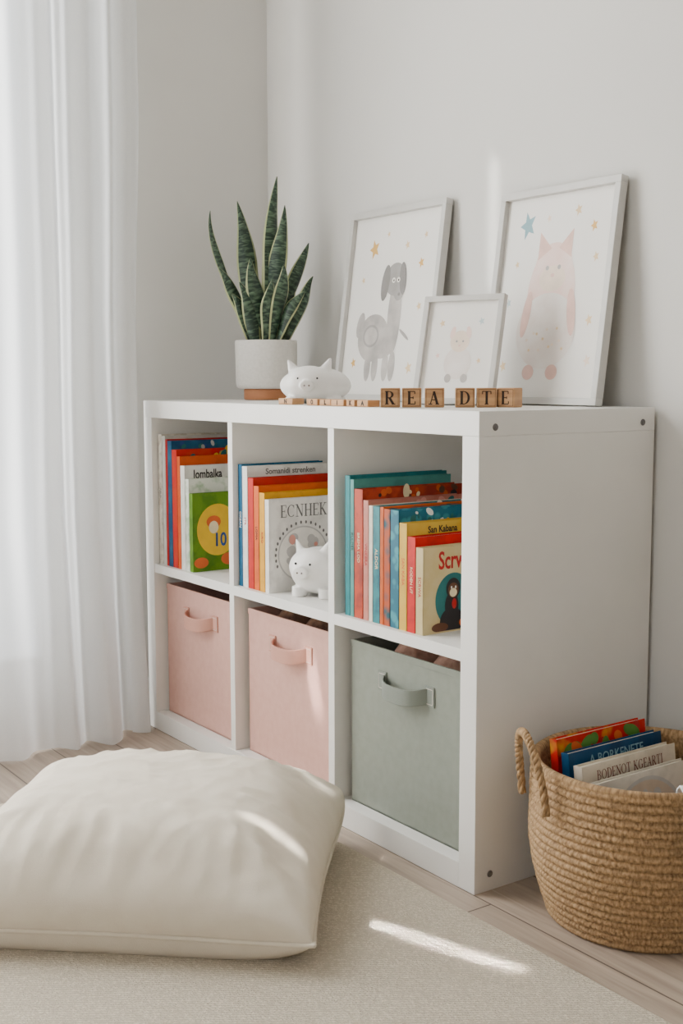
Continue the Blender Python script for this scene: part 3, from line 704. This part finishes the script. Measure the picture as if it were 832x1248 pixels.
art=[(ell(.105,.118,.088,.088,40),ink_lg),(ell(.105,.118,.082,.082,40),flat('softbrown',200,182,162))]+patches(34,[ink_gray,ink_lg,ink_white],.06,.15,.14,.18,12,.01)
bbook(1.354,.066,.218,.014,.205,.214,cmat('bgrey',(222,214,202)),'pale picture book with a round drawing',art=art)
# cloth draped on basket rim
bm=bmesh.new(); Rr=rad(ztop); rows=[]
prof=[(-.020,.150),(-.018,.19),(-.015,.225),(-.009,.244),(.0,.2515),(.012,.247),(.017,.230),(.019,.205),(.021,.175),(.022,.150)]
for i in range(41):
    ph=math.radians(-32+i*1.3); row=[]
    for dr,z in prof:
        f=.003*math.sin(i*.9)*(1 if z<.24 else .2)+.003
        z2=z-.008*math.sin(i*.35)*(1 if z<.2 else 0)
        R=Rr+dr+(f if dr>0 else -f); row.append(bm.verts.new((bc[0]+R*math.cos(ph),bc[1]+R*math.sin(ph),z2+(.004 if -.01<dr<.013 else 0))))
    rows.append(row)
for A,B in zip(rows[:-1],rows[1:]):
    for k in range(len(prof)-1): bm.faces.new((A[k],B[k],B[k+1],A[k+1]))
o=finish(bm,'cloth',M_cloth,None,smooth=True); tag(o,'white cotton cloth draped over the basket rim','cloth')
md=o.modifiers.new('s','SOLIDIFY'); md.thickness=.002

# ------------------------------------------------------------ light
w=bpy.data.worlds.new('world'); S.world=w; w.use_nodes=True
bg=w.node_tree.nodes['Background']; bg.inputs[0].default_value=(.92,.96,1,1); bg.inputs[1].default_value=3.0
def area(name,loc,target,sx,sy,power,col,spread=180,long_dir=None):
    l=bpy.data.lights.new(name,'AREA'); l.shape='RECTANGLE'; l.size=sx; l.size_y=sy; l.energy=power; l.color=col; l.spread=math.radians(spread)
    o=bpy.data.objects.new(name,l); COL.objects.link(o); o.location=loc
    z=(Vector(loc)-Vector(target)).normalized()
    if long_dir is None: up=Vector((0,0,1)); x=up.cross(z).normalized()
    else: ld=Vector(long_dir); x=(ld-z*ld.dot(z)).normalized()
    y=z.cross(x); o.rotation_euler=Matrix((x,y,z)).transposed().to_euler(); return o
area('window_daylight',(XL+.005,-1.09,1.3),(3,-1.09,1.3),1.25,1.9,138,(1,.982,.95))
area('added_front_fill',(2.35,YF+.01,1.55),(2.35,0,1.3),1.6,1.4,8,(1,.96,.91))  # added soft fill from behind the camera, no known source there
area('sunbeam_rug',(.60,-1.40,1.6),(1.256,-.172,.01),.26,.010,.13,(1,.94,.85),1.0,(.23,.08,0))
area('sunbeam_wall',(.25,-.9,1.9),(.735,.41,1.12),.22,.012,.026,(1,.97,.93),2,(0,0,1))
area('sunbeam_bin',(.25,-.8,1.1),(.66,.028,.24),.08,.016,.03,(1,.95,.9),2.5,(.3,0,-1))
area('sunbeam_cushion',(.15,-1.0,1.6),(.74,-.20,.18),.26,.012,.07,(1,.96,.9),1.5,(.55,.25,0))

# ------------------------------------------------------------ camera
cam=bpy.data.cameras.new('camera'); co=bpy.data.objects.new('camera',cam); COL.objects.link(co)
yaw,pit,roll=2.5285,-.1115,-.0017
d=Vector((math.cos(yaw)*math.cos(pit),math.sin(yaw)*math.cos(pit),math.sin(pit)))
r=Vector((math.sin(yaw),-math.cos(yaw),0)); u=r.cross(d)
r2=r*math.cos(roll)+u*math.sin(roll); u2=-r*math.sin(roll)+u*math.cos(roll)
co.location=(2.5387,-1.227,.8212); co.rotation_euler=Matrix((r2,u2,-d)).transposed().to_euler()
cam.sensor_fit='VERTICAL'; cam.sensor_height=36; cam.lens=1461.7/1248*36; cam.clip_start=.02
S.camera=co
